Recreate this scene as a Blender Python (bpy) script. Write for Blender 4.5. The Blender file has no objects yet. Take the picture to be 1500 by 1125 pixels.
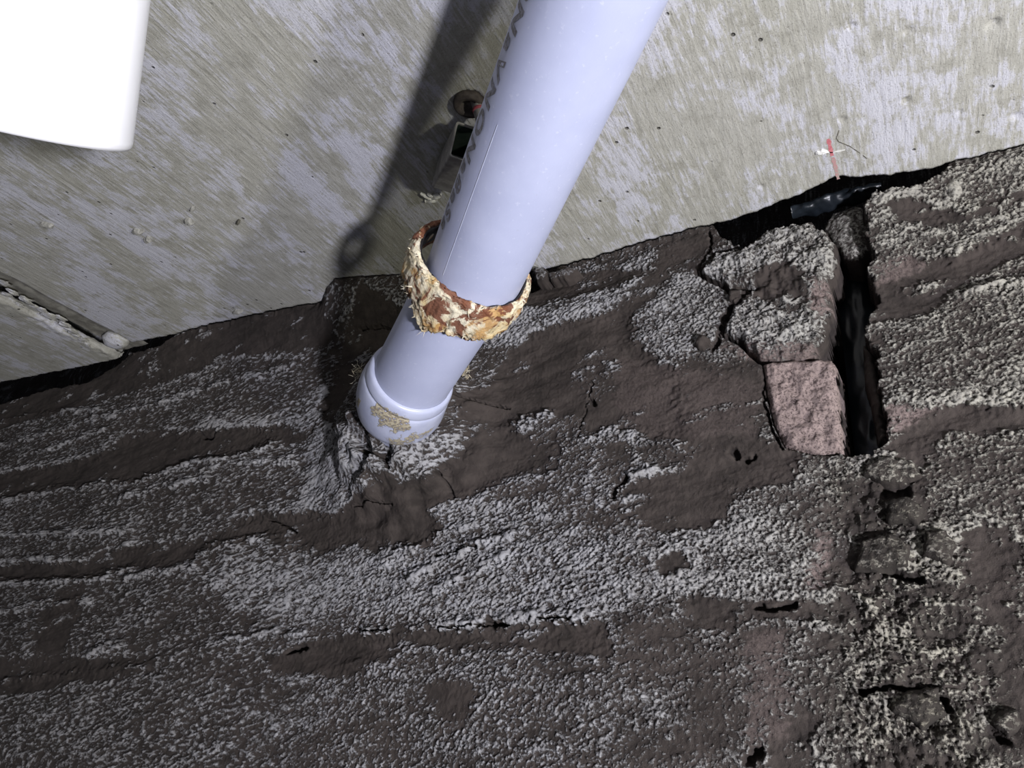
import bpy, math, random
import numpy as np
from mathutils import Vector, Matrix

random.seed(7)
SC = bpy.context.scene
COL = SC.collection
F = 1083.0                       # focal length in pixels of a 1500 px wide frame

# ------------------------------------------------------------------ camera
D = 0.69                         # metres from the camera to the wall
def setup():
    N = np.array([1400-750, 1150-562.5, F]); N /= np.linalg.norm(N)
    a = np.array([0-750, 560-562.5, F]); b = np.array([1500-750, 225-562.5, F])
    M = np.cross(a, b); M /= np.linalg.norm(M)
    J = np.cross(M, N); J /= np.linalg.norm(J)
    if J[0] < 0: J = -J
    U = np.cross(J, N); U /= np.linalg.norm(U)
    R = np.array([J, N, U]); w = R @ a
    return R, D*w[2]/w[1]
R, H = setup()
C = np.array([0.0, -D, -H])
cam_d = bpy.data.cameras.new('camera')
cam = bpy.data.objects.new('camera', cam_d); COL.objects.link(cam)
cam_d.sensor_width = 36.0; cam_d.lens = 36.0*F/1500.0
cam_d.clip_start = 0.01; cam_d.clip_end = 50
m = Matrix.Identity(4)
for i in range(3):
    m[i][0] = R[i, 0]; m[i][1] = -R[i, 1]; m[i][2] = -R[i, 2]; m[i][3] = C[i]
cam.matrix_world = m
SC.camera = cam

# ------------------------------------------------------------------ world, lamps, exposure
W = bpy.data.worlds.new('world'); SC.world = W; W.use_nodes = True
W.node_tree.nodes['Background'].inputs[0].default_value = (0.80, 0.84, 1.0, 1)
W.node_tree.nodes['Background'].inputs[1].default_value = 0.045
SC.view_settings.view_transform = 'Standard'
SC.view_settings.look = 'None'
SC.view_settings.gamma = 1.0
SC.view_settings.use_curve_mapping = False
SC.view_settings.exposure = 0.0

def lamp(name, loc, power, col, rad):
    l = bpy.data.lights.new(name, 'POINT'); l.energy = power; l.color = col; l.shadow_soft_size = rad
    o = bpy.data.objects.new(name, l); COL.objects.link(o); o.location = loc
    return o

def ray(x, y): return R @ np.array([(x-750)/F, (y-562.5)/F, 1.0])
def at(x, y, z): return C + ray(x, y)*z
def ceil_pt(x, y, z0=0.0):
    r = ray(x, y); t = (z0-C[2])/r[2]; return C + r*t
def wall_pt(x, y, y0=0.0):
    r = ray(x, y); t = (y0-C[1])/r[1]; return C + r*t

# the hand torch held to the right and the warmer work lamp further right
PP = at(780, 200, 0.595)
def toward(px, py, k):
    s = ceil_pt(px, py); d = PP - s; d /= np.linalg.norm(d)
    return PP + d*k
LA = toward(678, 206, 1.60)
LB = toward(560, 212, 2.00)
lamp('hand_torch', LA, 140, (0.90, 0.90, 1.0), 0.05)
lamp('work_lamp', LB, 66, (1.0, 0.98, 0.85), 0.06)
lamp('phone_light', C + R @ np.array([0.05, -0.06, -0.02]), 0.35, (0.92, 0.95, 1.0), 0.02)

# ------------------------------------------------------------------ numeric helpers
_rng = np.random.RandomState(11)
_P = _rng.permutation(512); _P = np.concatenate([_P, _P, _P])
_G = _rng.uniform(0, 2*np.pi, 512)
_GX = np.cos(_G).astype(np.float32); _GY = np.sin(_G).astype(np.float32)
def perlin(x, y, seed=0):
    x = x + seed*17.31; y = y + seed*9.77
    xi = np.floor(x).astype(np.int64); yi = np.floor(y).astype(np.int64)
    xf = x-xi; yf = y-yi
    u = xf*xf*xf*(xf*(xf*6-15)+10); v = yf*yf*yf*(yf*(yf*6-15)+10)
    def g(ix, iy, dx, dy):
        h = _P[(_P[ix & 511]+iy) & 511]
        return _GX[h]*dx+_GY[h]*dy
    a = g(xi, yi, xf, yf); b = g(xi+1, yi, xf-1, yf)
    c = g(xi, yi+1, xf, yf-1); d = g(xi+1, yi+1, xf-1, yf-1)
    return ((a+(b-a)*u)+((c+(d-c)*u)-(a+(b-a)*u))*v)*1.6
def fbm(x, y, seed=0, o=3, r=0.5):
    s = 0; am = 1; t = 0
    for i in range(o):
        s = s+perlin(x*2**i, y*2**i, seed+i*3)*am; t += am*am; am *= r
    return s/math.sqrt(t)
def sst(a, b, x):
    t = np.clip((x-a)/(b-a), 0, 1); return t*t*(3-2*t)
def sdist(px, py, poly):
    """signed distance, positive inside"""
    P = np.asarray(poly, float); n = len(P)
    d2 = np.full(px.shape, 1e9); ins = np.zeros(px.shape, bool)
    for i in range(n):
        ax, ay = P[i]; bx, by = P[(i+1) % n]
        ex, ey = bx-ax, by-ay; L = ex*ex+ey*ey+1e-12
        t = np.clip(((px-ax)*ex+(py-ay)*ey)/L, 0, 1)
        dx = px-ax-t*ex; dy = py-ay-t*ey
        d2 = np.minimum(d2, dx*dx+dy*dy)
        c = ((ay > py) != (by > py))
        if abs(ey) > 1e-12:
            ins ^= c & (px < ax+(py-ay)*ex/ey)
    d = np.sqrt(d2)
    return np.where(ins, d, -d)
def pdist(px, py, line):
    P = np.asarray(line, float); d2 = np.full(px.shape, 1e9)
    for i in range(len(P)-1):
        ax, ay = P[i]; bx, by = P[i+1]; ex, ey = bx-ax, by-ay; L = ex*ex+ey*ey+1e-12
        t = np.clip(((px-ax)*ex+(py-ay)*ey)/L, 0, 1)
        dx = px-ax-t*ex; dy = py-ay-t*ey
        d2 = np.minimum(d2, dx*dx+dy*dy)
    return np.sqrt(d2)
def wpoly(pts): return [(wall_pt(*p)[0], wall_pt(*p)[2]) for p in pts]
def cpoly(pts): return [(ceil_pt(*p)[0], ceil_pt(*p)[1]) for p in pts]

# ------------------------------------------------------------------ mesh helpers
def mesh_obj(name, verts, faces, mat, parent=None, smooth=True, attr=None):
    me = bpy.data.meshes.new(name)
    verts = np.asarray(verts, np.float32); 
    if isinstance(faces, np.ndarray):
        n, k = faces.shape
        me.vertices.add(len(verts)); me.vertices.foreach_set('co', verts.ravel())
        me.loops.add(n*k); me.loops.foreach_set('vertex_index', faces.ravel().astype(np.int32))
        me.polygons.add(n); me.polygons.foreach_set('loop_start', np.arange(0, n*k, k, dtype=np.int32))
        me.update(calc_edges=True)
    else:
        me.from_pydata([tuple(map(float, v)) for v in verts], [], faces); me.update()
    if smooth: me.polygons.foreach_set('use_smooth', np.ones(len(me.polygons), bool))
    if attr is not None:
        a = me.attributes.new('surf', 'FLOAT_COLOR', 'POINT')
        a.data.foreach_set('color', np.asarray(attr, np.float32).ravel())
    me.materials.append(mat)
    o = bpy.data.objects.new(name, me); COL.objects.link(o)
    if parent is not None: o.parent = parent
    return o
def grid_faces(nr, nc, keep=None, flip=False):
    i = np.arange(nr-1)[:, None]*nc+np.arange(nc-1)[None, :]
    q = np.stack([i, i+1, i+nc+1, i+nc], -1)
    if keep is not None: q = q[keep]
    q = q.reshape(-1, 4)
    return q[:, ::-1].copy() if flip else q
def tag(o, label, cat, group=None):
    o['label'] = label; o['category'] = cat
    if group: o['group'] = group
    return o
def empty(name, loc=(0, 0, 0)):
    o = bpy.data.objects.new(name, None); o.empty_display_size = 0.03; COL.objects.link(o); o.location = loc
    return o
def compact(verts, faces, attr=None):
    used = np.unique(faces); mp = -np.ones(len(verts), int); mp[used] = np.arange(len(used))
    return verts[used], mp[faces], (attr[used] if attr is not None else None)

# ------------------------------------------------------------------ material helpers
class NT:
    def __init__(s, name):
        s.m = bpy.data.materials.new(name); s.m.use_nodes = True
        s.t = s.m.node_tree; s.b = s.t.nodes['Principled BSDF']
    def n(s, typ, **kw):
        o = s.t.nodes.new(typ)
        for k, v in kw.items():
            if k in o.inputs: 
                if hasattr(v, 'is_linked') or isinstance(v, bpy.types.NodeSocket): s.t.links.new(v, o.inputs[k])
                else: o.inputs[k].default_value = v
            else: setattr(o, k, v)
        return o
    def lk(s, a, b): s.t.links.new(a, b)
    def coord(s, scale=(1, 1, 1), rot=(0, 0, 0)):
        c = s.n('ShaderNodeTexCoord'); mp = s.n('ShaderNodeMapping'); s.lk(c.outputs['Object'], mp.inputs[0])
        mp.inputs['Scale'].default_value = scale; mp.inputs['Rotation'].default_value = rot
        return mp.outputs[0]
    def noise(s, vec, scale, detail=3, rough=0.55, dist=0):
        n = s.n('ShaderNodeTexNoise'); s.lk(vec, n.inputs['Vector'])
        n.inputs['Scale'].default_value = scale; n.inputs['Detail'].default_value = detail
        n.inputs['Roughness'].default_value = rough; n.inputs['Distortion'].default_value = dist
        return n.outputs[0]
    def rng(s, v, a, b, c=0.0, d=1.0, smooth=True):
        n = s.n('ShaderNodeMapRange'); s.lk(v, n.inputs[0])
        if smooth: n.interpolation_type = 'SMOOTHSTEP'
        for i, x in zip((1, 2, 3, 4), (a, b, c, d)): n.inputs[i].default_value = x
        return n.outputs[0]
    def math(s, op, a, b=0.0):
        n = s.n('ShaderNodeMath', operation=op)
        for i, v in enumerate((a, b)):
            if isinstance(v, (int, float)): n.inputs[i].default_value = v
            else: s.lk(v, n.inputs[i])
        return n.outputs[0]
    def mix(s, fac, a, b, mode='MIX'):
        n = s.n('ShaderNodeMix', data_type='RGBA', blend_type=mode)
        if isinstance(fac, (int, float)): n.inputs[0].default_value = fac
        else: s.lk(fac, n.inputs[0])
        for i, v in ((6, a), (7, b)):
            if isinstance(v, tuple): n.inputs[i].default_value = (*v, 1)
            else: s.lk(v, n.inputs[i])
        return n.outputs[2]
    def bump(s, hgt, dist, strength=1.0, normal=None):
        n = s.n('ShaderNodeBump'); s.lk(hgt, n.inputs['Height'])
        n.inputs['Distance'].default_value = dist; n.inputs['Strength'].default_value = strength
        if normal is not None: s.lk(normal, n.inputs['Normal'])
        return n.outputs[0]
    def out(s, col, rough=0.9, normal=None, spec=0.3):
        if isinstance(col, tuple): s.b.inputs['Base Color'].default_value = (*col, 1)
        else: s.lk(col, s.b.inputs['Base Color'])
        if isinstance(rough, (int, float)): s.b.inputs['Roughness'].default_value = rough
        else: s.lk(rough, s.b.inputs['Roughness'])
        s.b.inputs['Specular IOR Level'].default_value = spec
        if normal is not None: s.lk(normal, s.b.inputs['Normal'])
        return s.m

def mat_wall():
    t = NT('crusted_mortar')
    a = t.n('ShaderNodeAttribute', attribute_name='surf')
    sp = t.n('ShaderNodeSeparateColor'); t.lk(a.outputs['Color'], sp.inputs[0])
    Fv, pink, warm, damp_shade = sp.outputs[0], sp.outputs[1], sp.outputs[2], a.outputs['Alpha']
    co = t.coord((1, 1, 1.7), (0, -0.18, 0))
    hi = t.noise(co, 300, 4, 0.62, 0.6)
    iso = t.coord()
    f2 = t.math('ADD', Fv, t.math('MULTIPLY', t.math('SUBTRACT', hi, 0.5), 1.1))
    gm = t.rng(f2, 0.34, 0.74)
    n_lo = t.noise(iso, 18, 3); n_mid = t.noise(iso, 90, 3)
    n_fine = t.noise(iso, 900, 3, 0.7)
    brown = t.mix(t.rng(n_lo, 0.3, 0.7), (0.033, 0.027, 0.024), (0.057, 0.046, 0.041))
    brown = t.mix(t.rng(n_mid, 0.35, 0.75, 0, 0.5), brown, (0.085, 0.070, 0.061))
    brown = t.mix(t.math('MULTIPLY', damp_shade, 0.65), brown, (0.032, 0.029, 0.024))  # darkens the damp corner and the painted shade of the cavities
    pk = t.mix(t.rng(t.noise(iso, 420, 4, 0.7), 0.36, 0.54), (0.09, 0.065, 0.062), (0.32, 0.25, 0.23))
    brown = t.mix(pink, brown, pk)
    grain = t.mix(warm, (0.43, 0.43, 0.45), (0.44, 0.42, 0.345))
    grain = t.mix(t.math('MULTIPLY', damp_shade, 0.75), grain, (0.25, 0.225, 0.17))
    grain = t.mix(t.rng(n_fine, 0.3, 0.7, 0.35, 0), grain, (0.16, 0.14, 0.12))
    grain = t.mix(t.rng(n_mid, 0.3, 0.62, 0.45, 0), grain, (0.20, 0.185, 0.17))
    col = t.mix(gm, brown, grain)
    h = t.math('ADD', t.math('MULTIPLY', gm, 1.0), t.math('MULTIPLY', n_fine, 0.5))
    h = t.math('ADD', h, t.math('MULTIPLY', n_mid, 0.9))
    nb = t.bump(h, 0.0022, 0.9)
    return t.out(col, 0.92, nb, 0.25)

def mat_concrete():
    t = NT('board_marked_concrete')
    st = t.coord((1, 0.13, 1)); st2 = t.coord((1, 0.28, 1)); iso = t.coord()
    fib = t.noise(st, 260, 4, 0.6, 0.3)
    fib2 = t.noise(st2, 480, 3, 0.6)
    patch = t.noise(t.coord((1, 0.55, 1)), 10.0, 7, 0.74, 0.4)
    patch2 = t.noise(iso, 34, 5, 0.7)
    base = t.mix(t.rng(t.noise(iso, 3.2, 3), 0.35, 0.65), (0.345, 0.335, 0.275), (0.39, 0.38, 0.335))
    base = t.mix(t.rng(fib, 0.30, 0.70, 0.0, 1.0), base, (0.46, 0.45, 0.40))
    base = t.mix(t.rng(patch2, 0.30, 0.50, 0.5, 0), base, (0.25, 0.24, 0.20))
    pm = t.math('ADD', patch, t.math('MULTIPLY', t.math('SUBTRACT', fib, 0.5), 0.40))
    pm = t.math('ADD', pm, t.math('MULTIPLY', t.math('SUBTRACT', patch2, 0.5), 0.50))
    m1 = t.rng(pm, 0.465, 0.60, 0, 0.85)
    col = t.mix(m1, base, (0.57, 0.57, 0.62))
    sp = t.noise(iso, 620, 2, 0.6)
    col = t.mix(t.rng(sp, 0.30, 0.42, 0.55, 0), col, (0.15, 0.14, 0.11))
    v = t.n('ShaderNodeTexVoronoi'); t.lk(iso, v.inputs['Vector']); v.inputs['Scale'].default_value = 46
    pit = t.rng(v.outputs['Distance'], 0.05, 0.11, 1, 0)
    pitsel = t.rng(t.noise(iso, 14, 2), 0.50, 0.56)
    pit = t.math('MULTIPLY', pit, pitsel)
    col = t.mix(t.math('MULTIPLY', pit, 0.8), col, (0.06, 0.055, 0.045))
    h = t.math('ADD', t.math('MULTIPLY', fib, 0.8), t.math('MULTIPLY', fib2, 0.5))
    h = t.math('SUBTRACT', h, t.math('MULTIPLY', pit, 2.0))
    h = t.math('ADD', h, t.math('MULTIPLY', sp, 0.35))
    return t.out(col, 0.88, t.bump(h, 0.0012, 0.8), 0.3)

def mat_simple(name, c1, c2, scale, rough=0.8, bump=0.0008, spec=0.4, lo=0.35, hi=0.65, detail=4):
    t = NT(name); co = t.coord(); n = t.noise(co, scale, detail, 0.6)
    return t.out(t.mix(t.rng(n, lo, hi), c1, c2), rough, t.bump(n, bump, 0.8) if bump else None, spec)

def mat_pvc():
    t = NT('grey_blue_plastic')
    co = t.coord(); n = t.noise(co, 26, 4, 0.6); n2 = t.noise(co, 240, 3, 0.6)
    col = t.mix(t.rng(n, 0.3, 0.7), (0.455, 0.485, 0.655), (0.49, 0.52, 0.69))
    col = t.mix(t.rng(n2, 0.62, 0.74, 0, 0.45), col, (0.66, 0.68, 0.80))
    col = t.mix(t.rng(n2, 0.22, 0.30, 0.3, 0), col, (0.35, 0.33, 0.36))
    rg = t.rng(n, 0.3, 0.7, 0.38, 0.52)
    m = t.out(col, rg, t.bump(n2, 0.0002, 0.5), 0.4)
    return m
def mat_elbow():
    t = NT('glue_smeared_plastic')
    a = t.n('ShaderNodeAttribute', attribute_name='surf')
    sp = t.n('ShaderNodeSeparateColor'); t.lk(a.outputs['Color'], sp.inputs[0])
    co = t.coord(); n = t.noise(co, 40, 4, 0.6); n2 = t.noise(co, 300, 4, 0.65)
    col = t.mix(t.rng(n, 0.3, 0.7), (0.47, 0.50, 0.66), (0.55, 0.58, 0.73))
    dm = t.rng(t.math('ADD', sp.outputs[0], t.math('MULTIPLY', t.math('SUBTRACT', n2, 0.5), 1.1)), 0.42, 0.58)
    dirt = t.mix(t.rng(n2, 0.4, 0.6), (0.17, 0.13, 0.08), (0.46, 0.41, 0.30))
    col = t.mix(dm, col, dirt)
    h = t.math('ADD', dm, t.math('MULTIPLY', n, 0.4))
    return t.out(col, t.rng(dm, 0, 1, 0.28, 0.9), t.bump(h, 0.0012, 0.7), 0.5)
def mat_foam():
    t = NT('crusty_old_foam')
    co = t.coord(); n = t.noise(co, 20, 4, 0.6, 1.2); n2 = t.noise(co, 42, 5, 0.65, 0.8); n3 = t.noise(co, 260, 4, 0.7)
    col = t.mix(t.rng(n, 0.35, 0.6), (0.70, 0.55, 0.29), (0.80, 0.73, 0.56))
    col = t.mix(t.rng(n2, 0.50, 0.60, 0, 0.85), col, (0.50, 0.27, 0.08))
    col = t.mix(t.rng(t.noise(t.coord((1.3, 1, 1)), 34, 4, 0.6, 1.2), 0.50, 0.56, 0, 0.95), col, (0.17, 0.055, 0.028))
    col = t.mix(t.rng(n3, 0.25, 0.40, 0.6, 0), col, (0.30, 0.22, 0.15))
    h = t.math('ADD', t.math('MULTIPLY', n3, 0.6), n2)
    return t.out(col, 0.72, t.bump(h, 0.003, 0.8), 0.35)

M_WALL = mat_wall(); M_CON = mat_concrete(); M_PVC = mat_pvc(); M_ELB = mat_elbow(); M_FOAM = mat_foam()
M_INK = mat_simple('faded_dark_ink', (0.15, 0.14, 0.15), (0.30, 0.30, 0.36), 300, 0.6, 0)
M_BLACK = mat_simple('black_plastic_sheet', (0.006, 0.008, 0.010), (0.014, 0.018, 0.023), 30, 0.34, 0.002, 0.4)
M_STEEL = mat_simple('dull_galvanised_steel', (0.22, 0.21, 0.20), (0.34, 0.33, 0.31), 90, 0.55, 0.0003)
M_STEELIN = mat_simple('dark_green_inside', (0.02, 0.035, 0.028), (0.035, 0.05, 0.04), 90, 0.7, 0.0003)
M_RUST = mat_simple('dirty_brown_rubber', (0.05, 0.04, 0.036), (0.09, 0.075, 0.065), 200, 0.8, 0.001)
M_RED = mat_simple('red_marking', (0.50, 0.14, 0.16), (0.62, 0.24, 0.25), 400, 0.8, 0)
M_DRED = mat_simple('dark_red_plastic', (0.28, 0.05, 0.07), (0.36, 0.09, 0.10), 300, 0.6, 0)
M_WHITE = mat_simple('white_plastic', (0.86, 0.86, 0.88), (0.90, 0.90, 0.91), 12, 0.35, 0)
M_CHIP = mat_simple('pale_cement_chip', (0.22, 0.215, 0.19), (0.40, 0.39, 0.35), 160, 0.85, 0.001)
M_PEEL = mat_simple('white_paint_fleck', (0.72, 0.71, 0.66), (0.82, 0.81, 0.78), 200, 0.75, 0.001)
M_FIB = mat_simple('pale_dry_fibre', (0.55, 0.48, 0.33), (0.72, 0.68, 0.55), 100, 0.8, 0)
M_CHALK = mat_simple('faint_red_chalk', (0.50, 0.26, 0.26), (0.42, 0.34, 0.30), 500, 0.9, 0, 0.3, 0.45, 0.55)
M_LINE = mat_simple('hairline', (0.08, 0.075, 0.06), (0.14, 0.13, 0.1), 300, 0.9, 0)

# ------------------------------------------------------------------ the ceiling's edge where it meets the wall
EDGE_MAIN = [(192, 503), (250, 492), (300, 478), (417, 453), (473, 443), (480, 420), (492, 409), (540, 405), (600, 404), (700, 402), (765, 402),
             (800, 396), (870, 379), (940, 356), (1000, 340), (1077, 323), (1143, 297), (1167, 290), (1200, 273),
             (1222, 262), (1233, 258), (1244, 263), (1310, 258), (1377, 247), (1387, 240), (1420, 233), (1473, 220), (1500, 213), (1600, 190)]
EM = np.array([ceil_pt(*p)[:2] for p in EDGE_MAIN]); EM = EM[np.argsort(EM[:, 0])]
ZL = -0.010                       # the left slab hangs a little lower
EL = np.array([ceil_pt(*p, ZL)[:2] for p in [(-300, 622), (0, 561), (75, 547), (136, 535), (160, 530), (185, 524)]]); EL = EL[np.argsort(EL[:, 0])]
XG = -1.175                       # right side of the groove
def yedge(x):
    a = np.interp(x, EM[:, 0], EM[:, 1]); b = np.interp(x, EL[:, 0], EL[:, 1])
    y = np.where(x < XG, b, a)
    return y + 0.0022*perlin(x*90, x*0+3.3, 4) + 0.0012*perlin(x*260, x*0+1.3, 5)

# ------------------------------------------------------------------ painted state of the wall (world metres, y up = z)
BROWN = [
 ([(-250,660),(0,590),(180,530),(250,508),(470,440),(492,425),(500,470),(495,520),(450,510),(440,520),(330,522),(290,545),(200,572),(160,580),(60,612),(0,628),(-250,690)], -0.25),
 ([(-250,770),(0,697),(50,687),(133,670),(160,653),(187,637),(233,630),(283,633),(333,627),(417,623),(450,633),(447,647),(400,650),(350,667),(293,673),(217,697),(200,707),(133,710),(67,717),(0,737),(-250,800)], -0.45),
 ([(-250,860),(0,832),(50,827),(117,827),(150,810),(187,803),(253,793),(277,797),(333,777),(397,760),(433,760),(500,757),(550,730),(577,710),(610,720),(643,713),(677,683),(697,657),(690,600),(720,560),(760,500),(800,480),(890,455),(930,460),(920,500),(960,520),(1000,560),(1000,640),(880,640),(820,655),(800,690),(760,700),(700,725),(643,747),(657,783),(623,800),(567,807),(500,797),(467,807),(417,800),(393,787),(300,807),(253,827),(187,830),(133,847),(0,853),(-250,890)], -0.5),
 ([(500,520),(560,440),(620,470),(600,540),(545,540),(520,560),(505,600),(500,640),(470,600)], -0.2),
 ([(800,400),(900,385),(950,395),(900,420),(830,430),(790,450),(745,450),(745,410)], -0.35),
 ([(958,362),(1038,338),(1020,400),(985,392),(950,440),(915,470),(905,500),(950,515),(985,540),(1020,530),(1050,540),(1112,545),(1118,600),(1118,650),(1060,660),(1000,680),(960,700),(900,690),(880,640),(830,600),(830,520),(880,460),(930,430),(940,400)], -0.02),
 ([(897,730),(917,697),(943,693),(1000,697),(1050,705),(1080,735),(1040,770),(1000,775),(930,775),(905,755)], -0.15),
 ([(930,640),(1000,668),(1117,647),(1160,657),(1173,690),(1143,702),(1050,720),(1000,720),(940,690)], -0.35),
 ([(390,960),(490,935),(537,930),(600,930),(707,920),(743,917),(863,907),(890,925),(900,960),(760,950),(640,948),(600,943),(560,965),(500,990),(400,985)], -0.35),
 ([(-60,975),(60,962),(117,965),(224,962),(235,985),(120,1000),(60,1010),(-60,1020)], -0.25),
 ([(60,900),(95,860),(130,850),(110,900),(90,960),(50,960)], 0.0),
 ([(1283,316),(1310,306),(1360,306),(1420,312),(1440,300),(1500,282),(1600,262),(1600,285),(1500,306),(1440,318),(1380,334),(1330,333)], -0.45),
 ([(1283,413),(1330,385),(1400,370),(1500,330),(1600,300),(1600,340),(1500,372),(1410,410),(1380,450),(1320,470),(1275,466),(1290,437)], -0.35),
 ([(1307,640),(1320,620),(1367,595),(1420,588),(1500,596),(1600,600),(1600,640),(1500,632),(1400,632),(1367,648),(1350,680),(1310,668)], -0.4),
 ([(1400,790),(1440,770),(1478,780),(1490,830),(1473,860),(1500,920),(1480,960),(1450,900),(1410,840)], -0.3),
 ([(1005,880),(1040,872),(1078,885),(1070,925),(1010,920)], -0.3),
 ([(1113,400),(1172,382),(1180,440),(1150,462),(1110,440)], -0.15),
 ([(1480,900),(1600,880),(1600,1125),(1500,1100),(1470,1020)], 0.13),
 ([(960,820),(1000,812),(1015,835),(980,850)], -0.2),
 ([(570,915),(600,895),(640,905),(640,935),(580,940)], -0.2),
 ([(1090,880),(1210,885),(1200,905),(1100,905)], -0.1),
 ([(625,1010),(660,990),(700,1010),(690,1050),(640,1050)], 0.0),
 ([(340,765),(400,752),(470,750),(470,770),(380,780)], -0.4),
 ([(1240,700),(1340,690),(1360,730),(1350,790),(1270,800),(1230,760)], 0.13),
 ([(1210,800),(1290,810),(1330,860),(1240,880),(1205,850)], 0.13),
 ([(1330,860),(1420,860),(1430,920),(1380,950),(1330,920)], 0.13),
 ([(1190,890),(1260,890),(1290,930),(1210,950)], 0.13),
 ([(1280,970),(1360,960),(1390,1010),(1320,1030)], 0.13),
 ([(1300,1060),(1380,1060),(1400,1125),(1300,1140)], 0.13),
 ([(1140,1050),(1190,1040),(1200,1130),(1130,1140)], -0.2),
]
GREY = [
 ([(1023,399),(1050,376),(1090,356),(1150,328),(1190,325),(1224,358),(1228,395),(1206,410),(1173,398),(1165,378),(1143,380),(1113,403),(1067,405)], 0.72),
 ([(1064,442),(1113,443),(1150,462),(1187,463),(1196,495),(1143,516),(1100,510),(1058,488)], 0.72),
 ([(200,580),(290,548),(440,522),(500,530),(500,600),(455,625),(330,620),(230,622),(180,630),(100,660),(0,690),(-100,710),(-100,650),(60,620)], 0.42),
 ([(280,640),(300,612),(440,610),(480,560),(500,560),(470,620),(440,626),(330,628)], 0.85),
 ([(455,640),(500,600),(520,640),(570,665),(620,680),(690,655),(650,705),(612,712),(575,705),(540,728),(490,752),(440,755),(440,700)], 0.80),
 ([(200,712),(290,680),(400,655),(450,655),(440,740),(330,770),(230,790),(140,800),(0,820),(-100,830),(-100,745),(60,725)], 0.46),
 ([(540,905),(440,912),(350,900),(300,850),(340,815),(460,815),(600,810),(700,790),(830,770),(900,790),(1000,790),(1060,760),(1110,720),(1200,800),(1200,840),(1180,885),(1110,890),(1080,870),(1000,870),(880,900),(743,912),(620,925)], 0.72),
 ([(650,748),(700,727),(800,738),(830,755),(780,775),(700,775)], 0.75),
 ([(700,728),(740,705),(785,690),(790,697),(750,725),(720,738)], 0.7),
 ([(757,632),(775,612),(800,604),(835,608),(860,640),(800,648),(775,645)], 0.62),
 ([(867,646),(883,625),(905,622),(935,628),(940,645),(905,640),(880,640)], 0.95),
 ([(885,657),(990,630),(1000,687),(920,690)], 0.45),
 ([(915,703),(940,690),(955,690),(920,712),(897,735)], 0.8),
 ([(790,690),(850,690),(890,700),(892,740),(820,745)], 0.5),
 ([(862,415),(934,402),(915,435),(920,450),(878,462),(803,470),(790,458),(835,452)], 0.68),
 ([(910,383),(950,370),(977,364),(975,388),(937,404)], 0.72),
 ([(735,455),(766,452),(788,470),(802,495),(745,500),(712,500),(712,480)], 0.88),
 ([(985,399),(1017,391),(1065,417),(1070,433),(1051,465),(1054,492),(1043,497),(1011,508),(977,524),(969,513),(915,487),(937,460),(929,449),(977,425)], 0.70),
 ([(985,540),(1090,535),(1100,600),(1040,640),(985,600)], 0.28),
 ([(850,548),(883,548),(883,590),(855,593)], 0.35),
 ([(880,525),(900,525),(905,545),(885,545)], 0.6),
 ([(1285,300),(1330,288),(1390,300),(1420,302),(1385,308),(1330,308),(1290,312)], 0.95),
 ([(1270,335),(1290,325),(1360,335),(1450,315),(1500,300),(1600,280),(1600,310),(1470,345),(1400,375),(1340,370),(1285,362),(1272,350)], 0.66),
 ([(1430,240),(1500,225),(1600,200),(1600,262),(1500,280),(1440,270),(1400,270)], 0.62),
 ([(1380,270),(1410,262),(1420,290),(1400,300),(1385,300)], 0.8),
 ([(1268,480),(1320,470),(1400,420),(1500,380),(1600,350),(1600,580),(1500,590),(1400,580),(1330,600),(1297,600),(1285,540)], 0.52),
 ([(1290,590),(1340,578),(1400,570),(1500,555),(1600,550),(1600,585),(1500,590),(1400,592),(1360,598),(1310,600)], 0.82),
 ([(1365,640),(1500,620),(1600,620),(1600,760),(1500,760),(1400,740),(1370,690)], 0.48),
 ([(1440,770),(1600,760),(1600,840),(1500,830),(1470,800)], 0.45),
 ([(1130,680),(1180,660),(1240,680),(1240,800),(1130,740),(1050,730)], 0.50),
 ([(1240,665),(1290,668),(1345,680),(1320,705),(1260,705)], 0.60),
 ([(1090,940),(1180,930),(1150,1100),(1080,1110)], 0.5),
 ([(1240,780),(1330,770),(1340,830),(1260,830)], 0.72),
 ([(1350,770),(1400,780),(1395,830),(1350,820)], 0.75),
 ([(1300,1010),(1370,1010),(1380,1060),(1300,1060)], 0.7),
 ([(1270,905),(1330,900),(1380,1000),(1300,990)], 0.55),
 ([(0,850),(130,848),(260,830),(300,850),(340,905),(420,920),(380,955),(230,955),(0,955),(-150,955),(-150,870)], 0.44),
 ([(100,1010),(500,990),(700,970),(900,980),(900,1150),(-200,1150),(-200,1040)], 0.48),
]
BROWN_W = [(wpoly(p), v*0.62) for p, v in BROWN]; GREY_W = [(wpoly(p), v) for p, v in GREY]
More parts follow.
